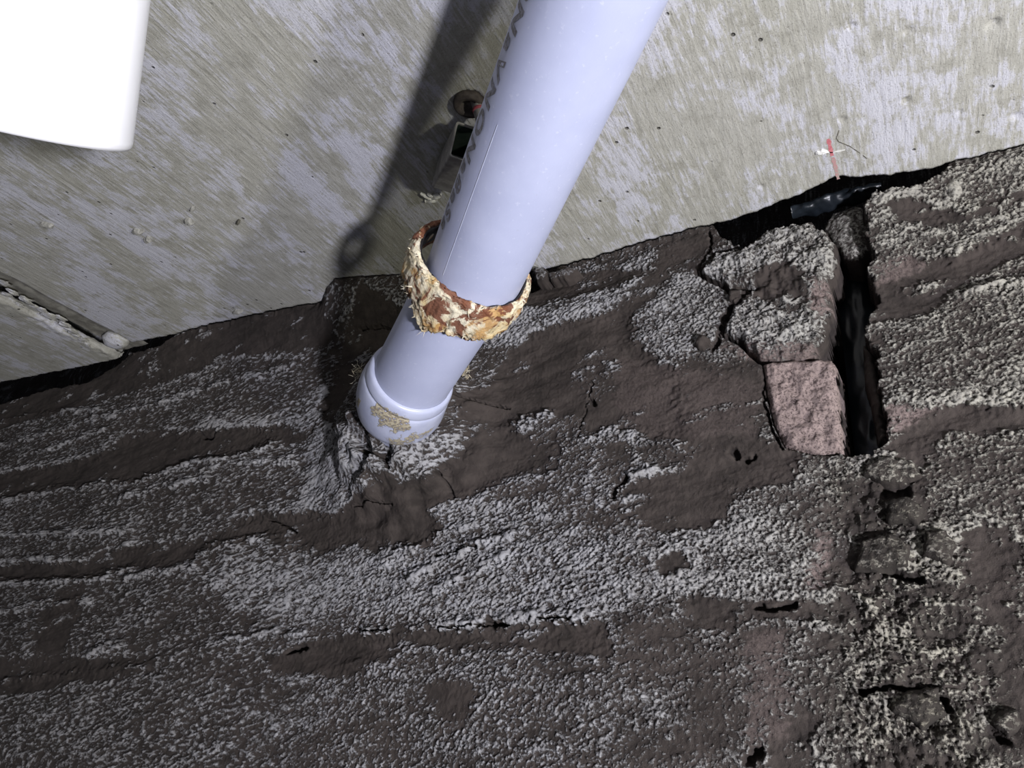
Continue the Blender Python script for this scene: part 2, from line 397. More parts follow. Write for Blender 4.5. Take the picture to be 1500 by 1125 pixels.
OVER = [
 ([(752,634),(768,614),(800,603),(838,606),(868,636),(860,652),(800,652),(775,648)], 0.42),
 ([(755,632),(775,614),(800,604),(812,608),(785,618),(765,636)], 0.75),
 ([(865,648),(880,628),(900,620),(938,628),(945,646),(905,640),(884,642)], 0.85),
 ([(882,660),(945,635),(1000,640),(1010,690),(950,700),(905,690)], 0.30),
 ([(915,703),(940,690),(960,690),(922,712),(897,735)], 0.8),
 ([(985,540),(1090,535),(1108,580),(1100,620),(1030,640),(985,600)], 0.24),
 ([(848,548),(884,546),(886,592),(853,595)], 0.30), ([(878,524),(900,522),(908,546),(885,548)], 0.6),
 ([(740,705),(785,688),(800,676),(815,665),(790,695),(750,725),(715,735)], 0.35), ([(690,640),(720,625),(735,640),(700,655)], 0.1),
 ([(560,905),(580,885),(640,880),(660,900),(610,915)], 0.5), ([(560,795),(620,800),(600,812),(560,808)], 0.5),
 ([(965,520),(1000,512),(1012,530),(975,540)], 0.4), ([(350,532),(440,520),(480,505),(470,530),(400,540)], 0.35), ([(220,545),(245,520),(240,545),(215,560)], 0.5),
 ([(1395,325),(1440,318),(1450,332),(1400,340)], 0.4), ([(1320,430),(1400,405),(1400,418),(1330,440)], 0.4), ([(1330,345),(1390,340),(1390,365),(1330,362)], 0.45)]
OVER_W = [(wpoly(p), v) for p, v in OVER]
# thin trowel ridges; their crest highlights are painted in as paler crust
RIDGES = [wpoly(p) for p in [
 [(-200,790),(0,737),(67,717),(133,710),(187,707)], [(200,708),(240,690),(300,675),(350,668),(400,652)], [(-200,730),(0,692),(133,670),(160,655)],
 [(180,730),(240,712),(300,700)], [(300,690),(370,680),(430,675)], [(0,785),(60,782),(190,778)], [(0,825),(60,818),(120,822)], [(180,800),(190,795)],
 [(-200,870),(0,853),(133,850),(160,845),(190,832)], [(190,845),(260,838),(290,832)], [(290,812),(333,797),(397,787)],
 [(0,618),(60,606),(150,600)], [(0,655),(60,640),(150,612),(240,590)], [(240,588),(330,560),(430,540)], [(60,662),(160,628)],
 [(757,632),(775,614),(800,605)], [(740,632),(757,625)], [(1380,330),(1430,312),(1500,300)], [(1400,375),(1460,350),(1600,310)], [(1325,430),(1380,415)],
 [(1420,428),(1500,412)], [(0,900),(60,885),(130,882)], [(0,1000),(50,992),(117,985),(224,975)], [(130,965),(180,940)], [(330,940),(400,925),(450,930)],
 [(560,830),(640,790),(700,770)], [(600,850),(700,800),(760,780)], [(640,870),(740,810)], [(860,905),(790,905),(743,912)], [(537,928),(600,922),(700,915)],
 [(1200,867),(1230,865),(1265,885)], [(1195,905),(1240,918)], [(920,705),(945,692),(955,694)], [(1500,590),(1430,590)] ]]
CRACKS = [(wpoly(p), w) for p, w in [
 ([(1038,338),(1040,362),(1018,397),(1040,410),(1062,418),(1068,430)], 0.0016),
 ([(1098,425),(1075,440),(1062,462),(1054,480),(1053,492),(1045,512)], 0.0024),
 ([(1083,500),(1098,518),(1117,533)], 0.0022), ([(897,730),(903,712),(917,699)], 0.0018), ([(1108,889),(1135,893),(1165,886)], 0.0028),
 ([(657,700),(664,715),(672,735)], 0.0010), ([(530,747),(560,742),(590,746)], 0.0008), ([(452,640),(463,622),(482,598)], 0.0014),
 ([(292,628),(296,640),(310,642),(316,632)], 0.0022), ([(535,488),(565,484),(602,489)], 0.0014), ([(392,760),(415,768),(432,780)], 0.0010),
 ([(675,592),(710,596),(745,598)], 0.0012), ([(571,682),(583,690),(600,690),(605,705)], 0.0022), ([(535,925),(570,922)], 0.0010), ([(640,920),(700,915),(745,915)], 0.0010), ([(790,906),(840,906)], 0.0008),
 ([(715,905),(722,915),(735,912)], 0.0030), ([(1262,1015),(1300,1005),(1340,1012),(1385,1025),(1390,1040)], 0.0022), ([(1095,1115),(1112,1100)], 0.0040),
 ([(1450,1070),(1470,1085)], 0.0030), ([(1075,660),(1078,667)], 0.003), ([(1092,672),(1105,668)], 0.0022), ([(1122,540),(1118,580),(1130,630),(1145,655)], 0.0012),
 ([(865,585),(868,590)], 0.002), ([(845,640),(868,560)], 0.0006), ([(1300,720),(1325,720)], 0.006), ([(420,955),(445,948)], 0.003),
 ([(1285,830),(1350,850)], 0.003), ([(640,815),(700,800)], 0.0008)]]
PINK = [(wpoly(p), v) for p, v in [
 ([(1188,412),(1212,412),(1213,455),(1190,470),(1180,440)], 0.6), ([(1192,778),(1215,782),(1212,850),(1190,870),(1180,855)], 0.5),
 ([(1290,600),(1340,602),(1368,590),(1345,615),(1310,632),(1298,636)], 0.7), ([(1280,395),(1340,375),(1345,392),(1290,412)], 0.35),
 ([(1095,930),(1150,925),(1150,1080),(1100,1090)], 0.2), ([(1060,505),(1190,505),(1190,530),(1115,534)], 0.5), ([(900,520),(1000,540),(1110,560),(1110,640),(960,640),(900,600)], 0.12)]]
VOIDS = [wpoly(p) for p in [
 [(-300,600),(0,530),(175,495),(196,500),(194,526),(160,541),(128,560),(75,569),(0,592),(-300,660)],
 [(188,480),(250,465),(300,455),(312,474),(285,488),(252,515),(225,520),(203,522),(190,512)],
 [(425,430),(473,420),(476,444),(450,456),(430,457)],
 [(760,380),(785,375),(788,398),(786,412),(772,420),(760,419)],
 [(1038,318),(1100,290),(1233,235),(1310,235),(1420,205),(1500,185),(1600,160),(1600,196),(1500,217),(1425,238),(1390,247),(1378,263),(1345,282),(1300,293),(1288,300),(1283,290),
  (1267,317),(1270,350),(1280,377),(1267,397),(1287,437),(1270,463),(1267,487),(1280,513),(1287,567),(1297,597),(1300,640),(1273,666),(1237,668),(1230,600),(1223,540),
  (1213,524),(1186,520),(1170,480),(1180,440),(1190,400),(1180,372),(1150,345),(1117,343),(1087,363),(1067,353)]]]
# pieces that stand in the wall as objects of their own; the wall is hollowed behind them
P_BRICK = [(1118,534),(1135,529),(1212,526),(1224,534),(1228,600),(1236,664),(1195,666),(1150,654),(1135,625),(1124,580)]
P_CHUNK = [(1046,370),(1066,366),(1089,364),(1117,343),(1150,330),(1190,328),(1217,350),(1225,367),(1227,393),(1214,411),(1216,457),(1206,490),(1196,522),(1150,531),(1112,527),(1085,503),(1058,490),(1066,462),(1080,440),(1102,424),(1068,424),(1024,402),(1040,380)]
P_BLK = {}
def warped(x, z, amp=0.004, s=55):
    a = amp*1.7*fbm(x*s*0.45-z*s*0.3, z*s*1.1, 21, 4, 0.72); b = amp*0.8*fbm(x*s*0.45-z*s*0.3, z*s*1.1, 27, 4, 0.72)
    return (x+a+0.6*amp*fbm(x*190, z*190, 29, 2), z+b+0.6*amp*fbm(x*190, z*190, 31, 2))
def near(x, z, poly, m):
    P = np.asarray(poly); return (x > P[:, 0].min()-m) & (x < P[:, 0].max()+m) & (z > P[:, 1].min()-m) & (z < P[:, 1].max()+m)

def paint(x, z):
    """surface state at wall points: relief towards the room (m), grain field, pink, warm, damp"""
    s1 = x.shape; x = x.ravel(); z = z.ravel()
    wx, wz = warped(x, z, 0.0065, 42)
    crust = 0.40 + 0.12*fbm(x*14, z*22, 3, 3)
    hgt = np.zeros_like(x); pink = np.zeros_like(x); damp_shade = np.zeros_like(x); edge = np.zeros_like(x)
    # grey areas first, then the smooth brown ones
    for L, kind in ((GREY_W, 1), (BROWN_W, 0), (OVER_W, 2)):
        for poly, v in L:
            mk = near(x, z, poly, 0.03)
            if not mk.any(): continue
            sd = sdist(wx[mk], wz[mk], poly)
            w = sst(-0.010, 0.013, sd) if kind == 0 else (sst(-0.016, 0.014, sd) if kind == 1 else sst(-0.007, 0.006, sd))
            crust[mk] = crust[mk]*(1-w)+v*w
            if kind == 0 and v < -0.06:
                hgt[mk] -= 0.0042*sst(-0.010, 0.018, sd)*min(1, -v*3.5)
                edge[mk] = np.maximum(edge[mk], np.exp(-((sd+0.004)/0.0035)**2)*0.30)
            elif kind:
                hgt[mk] += 0.0012*w*v
    crust += edge*sst(-0.1, 0.3, crust)  # edge highlight painted into the colour as a paler rim round the patches
    for poly in RIDGES:
        mk = near(x, z, poly, 0.02)
        if mk.any():
            d = pdist(wx[mk], wz[mk], poly); g = np.exp(-(d/0.0042)**2)
            brk = 0.55+0.75*fbm(x[mk]*40, z[mk]*60, 33, 3)
            crust[mk] += 0.80*g*brk; hgt[mk] += 0.0034*g*np.clip(brk+0.2, 0, 1.3)  # crest highlight painted as extra crust on the raised ridge
            hgt[mk] += 0.0016*np.exp(-(d/0.010)**2)
    for poly, v in PINK:
        mk = near(x, z, poly, 0.02)
        if mk.any():
            w = sst(-0.004, 0.004, sdist(wx[mk], wz[mk], poly)); pink[mk] = np.maximum(pink[mk], v*w); crust[mk] -= 0.18*w
    # broad undulation, trowel waves, lumps in the crumbly corner
    hgt += 0.0040*fbm(x*5, z*9, 41, 2) + 0.0016*fbm(x*16-z*4, z*50-x*6, 44, 2)
    crm = np.maximum(sst(-0.02, 0.05, sdist(wx, wz, CRUMB)), 0)
    mid = fbm(x*20*0.98+z*5, z*62-x*14, 111, 3, 0.65); big = fbm(x*7, z*18-x*3, 117, 2)
    crust = np.where(crust > 0.55, 0.55+(crust-0.55)*0.6, crust)
    crust = crust+0.85*sst(0.05, 0.95, fbm(x*13+z*5, z*34-x*8, 121, 3, 0.6))*(1-sst(-0.1, 0.3, crust))
    crust = crust-0.05 + (0.15*mid+0.09*big)*sst(-0.8, 0.1, crust)
    hgt += 0.0009*mid
    hgt += crm*(0.0055*fbm(x*38, z*38, 51, 3, 0.6) + 0.0030*fbm(x*150, z*150, 55, 3, 0.7) - 0.003)
    crust = crust*(1-0.25*crm)+crm*(0.24+0.26*fbm(x*75, z*75, 61, 4, 0.7))
    near_l = sst(-0.75, -0.25, x)
    # grains: elongated along the trowel strokes, round in the crumbly corner
    ang = np.interp(x, [-1.5, -1.0, -0.7, -0.45, -0.2, 0.0, 0.2], [0.03, 0.08, 0.18, 0.55, 0.5, 0.4, 0.4])
    ang = ang*(1-sst(-0.28, -0.1, z)*0.55)
    ca, sa = np.cos(ang.mean()), np.sin(ang.mean())
    q = 0.0035*fbm(x*25, z*25, 71, 2)
    u = (x+q)*math.cos(0.20)+(z+q)*math.sin(0.20); v = -(x+q)*math.sin(0.20)+(z+q)*math.cos(0.20)
    u2 = (x+q)*math.cos(0.52)+(z+q)*math.sin(0.52); v2 = -(x+q)*math.sin(0.52)+(z+q)*math.cos(0.52)
    gl = fbm(u*95, v*280, 81, 3, 0.7)
    gm = fbm(u2*150, v2*370, 85, 3, 0.75)
    gi = fbm(x*290, z*330, 88, 3, 0.8)
    wl = 1-sst(-0.75, -0.55, x); wr = sst(-0.35, -0.15, x)*0.6; wr = np.maximum(wr, crm); wm = np.clip(1-wl-wr, 0, 1)
    g = gl*wl+gm*wm+gi*wr
    Fv = crust + 0.54*g
    grain = sst(0.30, 0.95, Fv)
    hgt += 0.0031*grain*(0.7+0.3*near_l) + 0.0006*gi
    for poly, w in CRACKS:
        mk = near(x, z, poly, 0.02)
        if mk.any():
            wob = 0.0022*fbm(x[mk]*130, z[mk]*130, 95, 2)
            d = np.abs(pdist(x[mk]+wob, z[mk]-wob, poly)); c = 1-sst(w*0.5, w*1.3, d)
            hgt[mk] -= 0.012*c; Fv[mk] -= c*1.2
    warm = np.clip(sst(-0.35, 0.1, x)*0.85+crm*0.2, 0, 1)
    damp_shade = np.clip(crm*0.7*(0.6+0.6*fbm(x*20, z*20, 97, 2)) + 0.25*(1-sst(-1.0, -0.6, x)), 0, 1)
    return [a.reshape(s1) for a in (hgt, Fv, pink, warm, damp_shade)]
CRUMB = wpoly([(1180,690),(1240,665),(1340,672),(1395,740),(1405,800),(1440,880),(1480,960),(1500,1080),(1520,1250),(1130,1250),(1180,1100),(1195,950),(1190,860),(1225,790)])

def axis_steps(pts):
    """non uniform axis: [(start, step), ..., end]"""
    out = []
    for (a, s), (b, _) in zip(pts[:-1], pts[1:]):
        n = max(1, int(round((b-a)/s))); out.append(np.linspace(a, b, n, endpoint=False))
    out.append(np.array([pts[-1][0]])); return np.concatenate(out)

# ------------------------------------------------------------------ wall
XA = axis_steps([(-2.6, 0.02), (-1.85, 0.0035), (-1.2, 0.0022), (-0.85, 0.0015), (-0.6, 0.00120), (0.16, 0.004), (0.55, 0)])
ZA = axis_steps([(-1.10, 0.012), (-0.80, 0.004), (-0.64, 0.0017), (-0.50, 0.00120), (-0.004, 0.001), (0.002, 0.012), (0.42, 0)])
XX, ZZ = np.meshgrid(XA, ZA)
hgt, Fv, pink, warm, damp_shade = paint(XX, ZZ)
ye = yedge(XA)[None, :]
_xs = np.arange(-2.7, 0.7, 0.002); _k = np.ones(51)/51
ysm = np.interp(XA, _xs[25:-25], np.convolve(yedge(_xs), _k, 'valid'))[None, :]
Y = -hgt*(1-0.8*sst(-0.008, 0, ZZ)) + (ysm-0.0015)*sst(-0.09, 0.0, ZZ) + (ye-ysm)*sst(-0.016+0.006*fbm(XX*40, ZZ*0, 77, 2), 0.0, ZZ)
Y = Y + 0.012*np.exp(-((ZZ+0.05)/0.03)**2)*sst(-0.55,-0.3,XX)*0
wx, wz = warped(XX, ZZ, 0.0028, 75)
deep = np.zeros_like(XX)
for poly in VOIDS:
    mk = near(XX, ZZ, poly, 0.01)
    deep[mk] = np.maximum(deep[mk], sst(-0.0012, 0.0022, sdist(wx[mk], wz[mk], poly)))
# soil around the elbow is bulged up against the pipe
ex, ez = wall_pt(600, 640)[0], wall_pt(600, 640)[2]
rr = np.hypot(XX-ex, ZZ-ez)
Y -= 0.061*np.exp(-(rr/0.10)**3)*(1+0.4*fbm(XX*30, ZZ*30, 12, 2))
hollow = np.zeros_like(XX)
for pp, mrg in ((P_BRICK, 0.0015), (P_CHUNK, 0.003)):
    poly = wpoly(pp); mk = near(XX, ZZ, poly, 0.01)
    hollow[mk] = np.maximum(hollow[mk], sst(0.0, 0.0025, sdist(XX[mk], ZZ[mk], poly)+mrg))
Y += hollow*0.030
floorY = 0.24 + 0.01*fbm(XX*12, ZZ*12, 15, 3)
Y = Y*(1-deep)+floorY*deep
above = ZZ > 0.0005
xl = ZZ > ZL-0.002
Y = np.where(above, floorY, Y)
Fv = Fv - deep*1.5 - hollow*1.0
verts = np.stack([XX, Y, ZZ], -1).reshape(-1, 3)
attr = np.stack([Fv, pink*(1-deep), warm, np.clip(damp_shade+deep, 0, 1)], -1).reshape(-1, 4)  # shade of the deep cavities painted into the colour, on top of the damp
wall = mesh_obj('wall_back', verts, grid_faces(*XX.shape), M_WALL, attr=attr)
wall['kind'] = 'structure'

# ------------------------------------------------------------------ pieces set in the wall
def block(name, pts, front, depth, parent=None, mat=None, step=0.0012, edge=0.0045, rough=0.0022, crust_add=0.0, pink_set=None,
          dome=0.0, label=None, cat=None, wob=0.0012, damp_add=0.0, warm_set=None, seed=0, crust_set=None, ownrelief=0.4):
    poly = wpoly(pts); P = np.array(poly)
    xa = np.arange(P[:, 0].min()-0.006, P[:, 0].max()+0.006, step); za = np.arange(P[:, 1].min()-0.006, P[:, 1].max()+0.006, step)
    X, Z = np.meshgrid(xa, za)
    qx = X+wob*fbm(X*90, Z*90, 5+seed, 2); qz = Z+wob*fbm(X*90, Z*90, 8+seed, 2)
    sd = sdist(qx, qz, poly)
    h, Fq, pk, wm, dp = paint(X, Z)
    rim = 1-sst(0, edge, sd)                       # rounded arris
    y = front - h*ownrelief - rough*fbm(X*70, Z*70, 13+seed, 3, 0.6) + edge*0.9*rim**2
    y -= dome*np.clip(sd/ (sd.max()+1e-6), 0, 1)**0.6
    y = np.where(sd < 0, y + depth*sst(0, 0.0022, -sd), y)
    fk = (sd > -0.0032); keep = fk[:-1, :-1] & fk[1:, :-1] & fk[:-1, 1:] & fk[1:, 1:]
    if crust_set is not None: Fq = crust_set + 0.36*fbm(X*200, Z*220, 88, 3, 0.75)
    Fq = Fq+crust_add; Fq = np.where(sd < 0.001, Fq-0.8, Fq)
    if pink_set is not None: pk = np.clip(pink_set+0*pk, 0, 1)
    if warm_set is not None: wm = wm*0+warm_set
    A = np.stack([Fq, pk, wm, np.clip(dp+damp_add, 0, 1)], -1).reshape(-1, 4)
    V = np.stack([X, y, Z], -1).reshape(-1, 3)
    Fc = grid_faces(*X.shape, keep=keep); V, Fc, A = compact(V, Fc, A)
    o = mesh_obj(name, V, Fc, mat or M_WALL, parent, attr=A)
    if label: o['label'] = label
    if cat: o['category'] = cat
    return o
block('brick', P_BRICK, -0.0035, 0.045, wall, pink_set=0.95, crust_set=-0.35, edge=0.006, rough=0.0028, damp_add=-1, ownrelief=0.1,
      label='bare pink pitted brick beside the dark slit', seed=3)
block('crusted_brick', P_CHUNK, -0.006, 0.05, wall, crust_add=0.05, edge=0.011, rough=0.005, wob=0.004, ownrelief=1.0,
      label='brick under a cracked grey crust above the bare pink brick', seed=5)
LUMPS = [
 ([(1214,296),(1250,284),(1284,288),(1274,312),(1270,350),(1256,368),(1236,366),(1220,345),(1203,318)], 0.022, 0.55, 0.012, 'frosted mortar lump wedged at the top of the slit'),
 ([(1295,292),(1312,285),(1326,290),(1320,302),(1300,304)], -0.003, 0.6, 0.004, None),
 ([(1330,293),(1345,276),(1370,266),(1384,270),(1382,298),(1355,302)], 0.004, 0.0, 0.006, 'smooth dark brown mortar lump under the ceiling gap'),
 ([(1383,276),(1392,266),(1408,267),(1416,290),(1400,302),(1384,298)], -0.006, 0.8, 0.006, 'pale crusted mortar lump beside a smooth dark one'),
 ([(1382,246),(1402,240),(1425,238),(1432,262),(1405,268),(1382,262)], -0.002, 0.35, 0.006, None),
 ([(1452,226),(1474,222),(1480,238),(1462,244),(1450,240)], -0.003, 0.6, 0.004, None),
 ([(1262,490),(1278,500),(1288,560),(1298,635),(1284,640),(1272,560),(1262,530)], 0.022, 0.10, 0.006, 'dark mortar ledge inside the right side of the slit'),
 ([(783,397),(797,394),(806,402),(800,416),(786,416)], -0.006, 0.50, 0.006, 'small pale mortar nugget at the ceiling joint beside the pipe'),
 ([(800,402),(820,396),(838,391),(846,396),(828,408),(806,412)], -0.004, 0.42, 0.004, 'flat mortar sliver along the ceiling edge'),
 ([(1020,500),(1030,493),(1042,498),(1043,508),(1030,515),(1018,510)], -0.006, -0.3, 0.006, 'smooth brown pebble below the crack'),
 ([(1068,430),(1098,424),(1086,436),(1076,444),(1068,442)], -0.006, 0.2, 0.004, None),
 ([(1305,1040),(1330,1008),(1372,1006),(1385,1045),(1350,1070)], -0.006, 0.40, 0.007, None),
 ([(1252,835),(1262,795),(1300,780),(1335,800),(1330,828),(1290,838)], -0.006, 0.42, 0.007, None),
 ([(1350,815),(1356,780),(1385,776),(1400,800),(1392,828)], -0.006, 0.45, 0.007, None),
 ([(1262,700),(1270,682),(1300,672),(1345,680),(1350,700),(1310,712)], -0.006, 0.5, 0.006, None),
 ([(1450,1060),(1462,1038),(1490,1040),(1500,1062),(1478,1082)], -0.006, 0.4, 0.006, None),
 ([(1295,735),(1330,728),(1355,745),(1345,770),(1300,765)], -0.006, 0.35, 0.008, None),
]
for i, (pts, fr, cr, dome, lb) in enumerate(LUMPS):
    block('mortar_lump' if 'pebble' not in (lb or '') else 'pebble', pts, fr, 0.035, wall, edge=0.004, rough=0.002, crust_set=cr, dome=dome, label=lb, wob=0.002, seed=i+9,
          damp_add=0.2 if cr < 0.2 else (0.4 if min(p[1] for p in pts) > 660 else 0))

# black sheet behind the wall, seen in the gap and in the slit
def sheet(name, x0, x1, z0, z1, y0, amp, nx, nz, label, seed, bend=0.0):
    X, Z = np.meshgrid(np.linspace(x0, x1, nx), np.linspace(z0, z1, nz))
    Yv = y0+amp*fbm(X*22, Z*9, seed, 3)+amp*0.8*np.abs(fbm(X*60, Z*20, seed+1, 2))+bend*((X-(x0+x1)/2)/(x1-x0)*2)**2
    V = np.concatenate([np.stack([X, Yv, Z], -1).reshape(-1, 3), np.stack([X, Yv+0.0015, Z], -1).reshape(-1, 3)])
    f = grid_faces(nz, nx); F2 = np.concatenate([f, f[:, ::-1]+nx*nz])
    o = mesh_obj(name, V, F2, M_BLACK); tag(o, label, 'plastic sheet'); return o
a = wall_pt(1226, 380, 0.05); b = wall_pt(1262, 690, 0.05)
sheet('plastic_strip', a[0]-0.004, a[0]+0.030, b[2]-0.02, a[2]+0.02, 0.055, 0.0035, 24, 120, 'narrow blackish-blue plastic strip standing inside the dark slit', 3, 0.006)
a = wall_pt(1150, 300, 0.02); b = wall_pt(1290, 300, 0.02)
def rolled(name, p0, p1, r, label):
    n, k = 90, 20; V = []
    for i in range(n):
        t = i/(n-1); c = np.array(p0)*(1-t)+np.array(p1)*t
        for j in range(k):
            th = 2*math.pi*j/k
            rr = r*(0.75+0.35*math.sin(t*math.pi))*(1+0.28*perlin(np.array([t*9.]), np.array([th*1.0]), 7)[0]+0.12*math.sin(3*th+t*14))
            V.append(c+np.array([0.0, math.cos(th)*rr*1.2, math.sin(th)*rr*0.7]))
    fs = [(i*k+j, i*k+(j+1) % k, (i+1)*k+(j+1) % k, (i+1)*k+j) for i in range(n-1) for j in range(k)]
    fs += [tuple(range(k)), tuple(range((n-1)*k, n*k))[::-1]]
    o = mesh_obj(name, V, fs, M_BLACK); return tag(o, label, 'plastic sheet')
p0 = wall_pt(1160, 312, 0.012); p1 = wall_pt(1292, 276, 0.012)
rolled('crumpled_plastic', p0, p1, 0.009, 'crumpled black plastic tucked in the gap under the ceiling')

# ------------------------------------------------------------------ ceiling
def slab(name, x0, x1, dx, z0, bump_fn, thick=0.10):
    xs = axis_steps([(x0, dx), (x1, 0)]); ye = yedge(xs)
    ts = np.concatenate([np.linspace(0, 0.6, 90, endpoint=False), np.linspace(0.6, 0.97, 150, endpoint=False), np.linspace(0.97, 1, 24)])
    X = np.repeat(xs[None, :], len(ts), 0); Yc = -1.0+(ye[None, :]+1.0)*ts[:, None]
    Z = z0+bump_fn(X, Yc)
    rnd = sst(0.005, 0, ye[None, :]-Yc)*0.0025; Z = Z+rnd
    rows = [np.stack([X, Yc, Z], -1)]
    lastX, lastY = X[-1:], Yc[-1:]
    for q in (0.006, 0.03, thick):
        rows.append(np.stack([lastX, lastY+0.001*np.sin(lastX*300), Z[-1:]*0+z0+q], -1))
    rows.append(np.stack([lastX, lastY*0-1.0, Z[-1:]*0+z0+thick], -1))
    V = np.concatenate(rows, 0); nr, nc = V.shape[:2]
    f = grid_faces(nr, nc, flip=True)
    V = V.reshape(-1, 3)
    o = mesh_obj(name, V, f, M_CON); o['kind'] = 'structure'
    return o
def bump_main(X, Yc):
    z = 0.0007*fbm(X*6, Yc*3, 2, 2) + 0.00025*fbm(X*160, Yc*16, 6, 2)
    # rounded arris along the groove and a soft lip near the wall
    z = z+0.006*sst(0.012, 0, X-XG+0.003*fbm(Yc*20, X*0, 9, 2))
    for (px, py, r, dpt) in PITS:
        c = ceil_pt(px, py); d = np.hypot(X-c[0], (Yc-c[1]))+0.0
        z = z+dpt*(1-sst(r*0.4, r, d))
    c = ceil_pt(690, 150); d = np.hypot(X-c[0], Yc-c[1])
    z = z+0.006*(1-sst(0.013, 0.0145, d))
    return z
PITS = [(1455,35,0.006,0.003),(1330,45,0.005,0.002),(1247,38,0.004,0.002),(1327,147,0.004,0.003),(1405,165,0.003,0.002),(1115,273,0.004,0.002),(1233,175,0.005,0.0015),(1489,170,0.006,0.002),(660,40,0.005,0.002)]
cm = slab('ceiling', XG, 0.60, 0.0022, 0.0, bump_main)
def bump_left(X, Yc):
    z = 0.001*fbm(X*6, Yc*3, 12, 2)
    e = -1.232-X+0.006*fbm(Yc*26, X*0+1, 14, 3)
    z = z+0.008*sst(0.007, -0.002, e)+0.003*sst(0.04, 0, e)*fbm(X*60, Yc*60, 17, 3)
    return z
XL1 = -1.222
cl = slab('ceiling.001', -2.6, XL1, 0.004, ZL, bump_left)
# recessed joint between the two slabs
X, Yc = np.meshgrid(np.linspace(XL1-0.01, XG+0.01, 16), np.linspace(-1.0, 0.0, 160))
Zj = 0.012+0.002*fbm(X*30, Yc*12, 19, 3)+0.0*X
V = np.stack([X, Yc, Zj], -1).reshape(-1, 3)
jn = mesh_obj('joint_strip', V, grid_faces(160, 16, flip=True), mat_simple('dark_joint_mortar', (0.17, 0.16, 0.135), (0.28, 0.27, 0.23), 60, 0.9, 0.002), cl)
jn['label'] = 'darker recessed joint between the two ceiling slabs'

# rubble along the joint and a rounded plug at its end
def lump(name, c, r, mat, parent=None, seed=0, sq=(1, 1, 1), sub=2, rough=0.3):
    import bmesh
    bm = bmesh.new(); bmesh.ops.create_icosphere(bm, subdivisions=sub, radius=1.0)
    for v in bm.verts:
        n = perlin(np.array([v.co.x*1.3+v.co.z]), np.array([v.co.y*1.3-v.co.z*0.7]), seed)[0]
        v.co *= (1+rough*n)
        v.co = Vector((v.co.x*r*sq[0], v.co.y*r*sq[1], v.co.z*r*sq[2]))
    me = bpy.data.meshes.new(name); bm.to_mesh(me); bm.free()
    me.materials.append(mat)
    if sub > 2: me.polygons.foreach_set('use_smooth', np.ones(len(me.polygons), bool))
    o = bpy.data.objects.new(name, me); COL.objects.link(o); o.location = tuple(c)
    if parent is not None: o.parent = parent
    return o
for i, (px, py, r) in enumerate([(8,415,7),(18,428,6),(38,440,9),(50,448,5),(62,455,7),(72,462,8),(88,466,6),(95,476,7),(104,485,8),(112,492,5),(120,497,6),(128,505,5),(10,432,5),(30,447,4)]):
    c = ceil_pt(px, py, ZL-0.001); lump('joint_rubble', c, r*0.0010, M_CON, cl, 30+i, (1.2, 1.6, 0.35), 2, 0.8)
c = ceil_pt(166, 508, ZL); o = lump('rounded_plug', (c[0], c[1], ZL+0.0135), 0.024, M_CON, cl, 3, (1.0, 0.9, 0.55), 4, 0.1)
o['label'] = 'rounded concrete plug closing the end of the slab joint'

# loose chips, flakes and marks on the ceiling
def chip(px, py, w, hh, ang, label, mat=M_CHIP, seed=1, t=0.0060, name='cement_chip', cat='chip', group=None):
    c = ceil_pt(px, py); n = 11; rs = random.Random(seed)
    V = []; 
    for lvl, (s, z) in enumerate(((1.0, 0.001), (1.05, -t*0.5), (0.62, -t))):
        for j in range(n):
            th = 2*math.pi*j/n; k = (0.55+0.8*random.Random(seed*31+j).random())*s
            x, y = math.cos(th)*w*k, math.sin(th)*hh*k
            V.append((x*math.cos(ang)-y*math.sin(ang), x*math.sin(ang)+y*math.cos(ang), z-0.0006*rs.random()))
    V.append((0, 0, -t*1.15))
    fs = [(l*n+j, l*n+(j+1) % n, (l+1)*n+(j+1) % n, (l+1)*n+j) for l in range(2) for j in range(n)]
    fs += [(2*n+j, 2*n+(j+1) % n, 3*n) for j in range(n)] + [tuple(range(n))[::-1]]
    o = mesh_obj(name, V, fs, mat, smooth=False); o.location = tuple(c)
    return tag(o, label, cat, group)
chip(72, 328, 0.010, 0.0045, 0.6, 'largest pale cement chip, alone at the far left of the ceiling', seed=1)
chip(203, 338, 0.008, 0.0045, 0.2, 'upper of two pale cement chips lying close together on the ceiling', seed=2)
chip(217, 350, 0.006, 0.0045, -0.4, 'lower of two pale cement chips lying close together on the ceiling', seed=3)
chip(277, 322, 0.005, 0.005, 1.0, 'squarish pale cement chip right of the close pair on the ceiling', seed=4)
chip(283, 304, 0.004, 0.002, 0.1, 'tiny flat cement chip above the squarish one on the ceiling', seed=5)
chip(350, 323, 0.004, 0.0018, -0.5, 'dark thin sliver of cement stuck to the ceiling', mat=M_LINE, seed=6)
chip(348, 455, 0.008, 0.0035, 0.2, 'crumbly cement chip near the wall edge of the ceiling, left of the pipe', seed=7)
chip(1203, 222, 0.0055, 0.0040, 0.4, 'white paint fleck beside the red mark on the ceiling', mat=M_PEEL, seed=8, t=0.002, name='paint_fleck', cat='fleck')
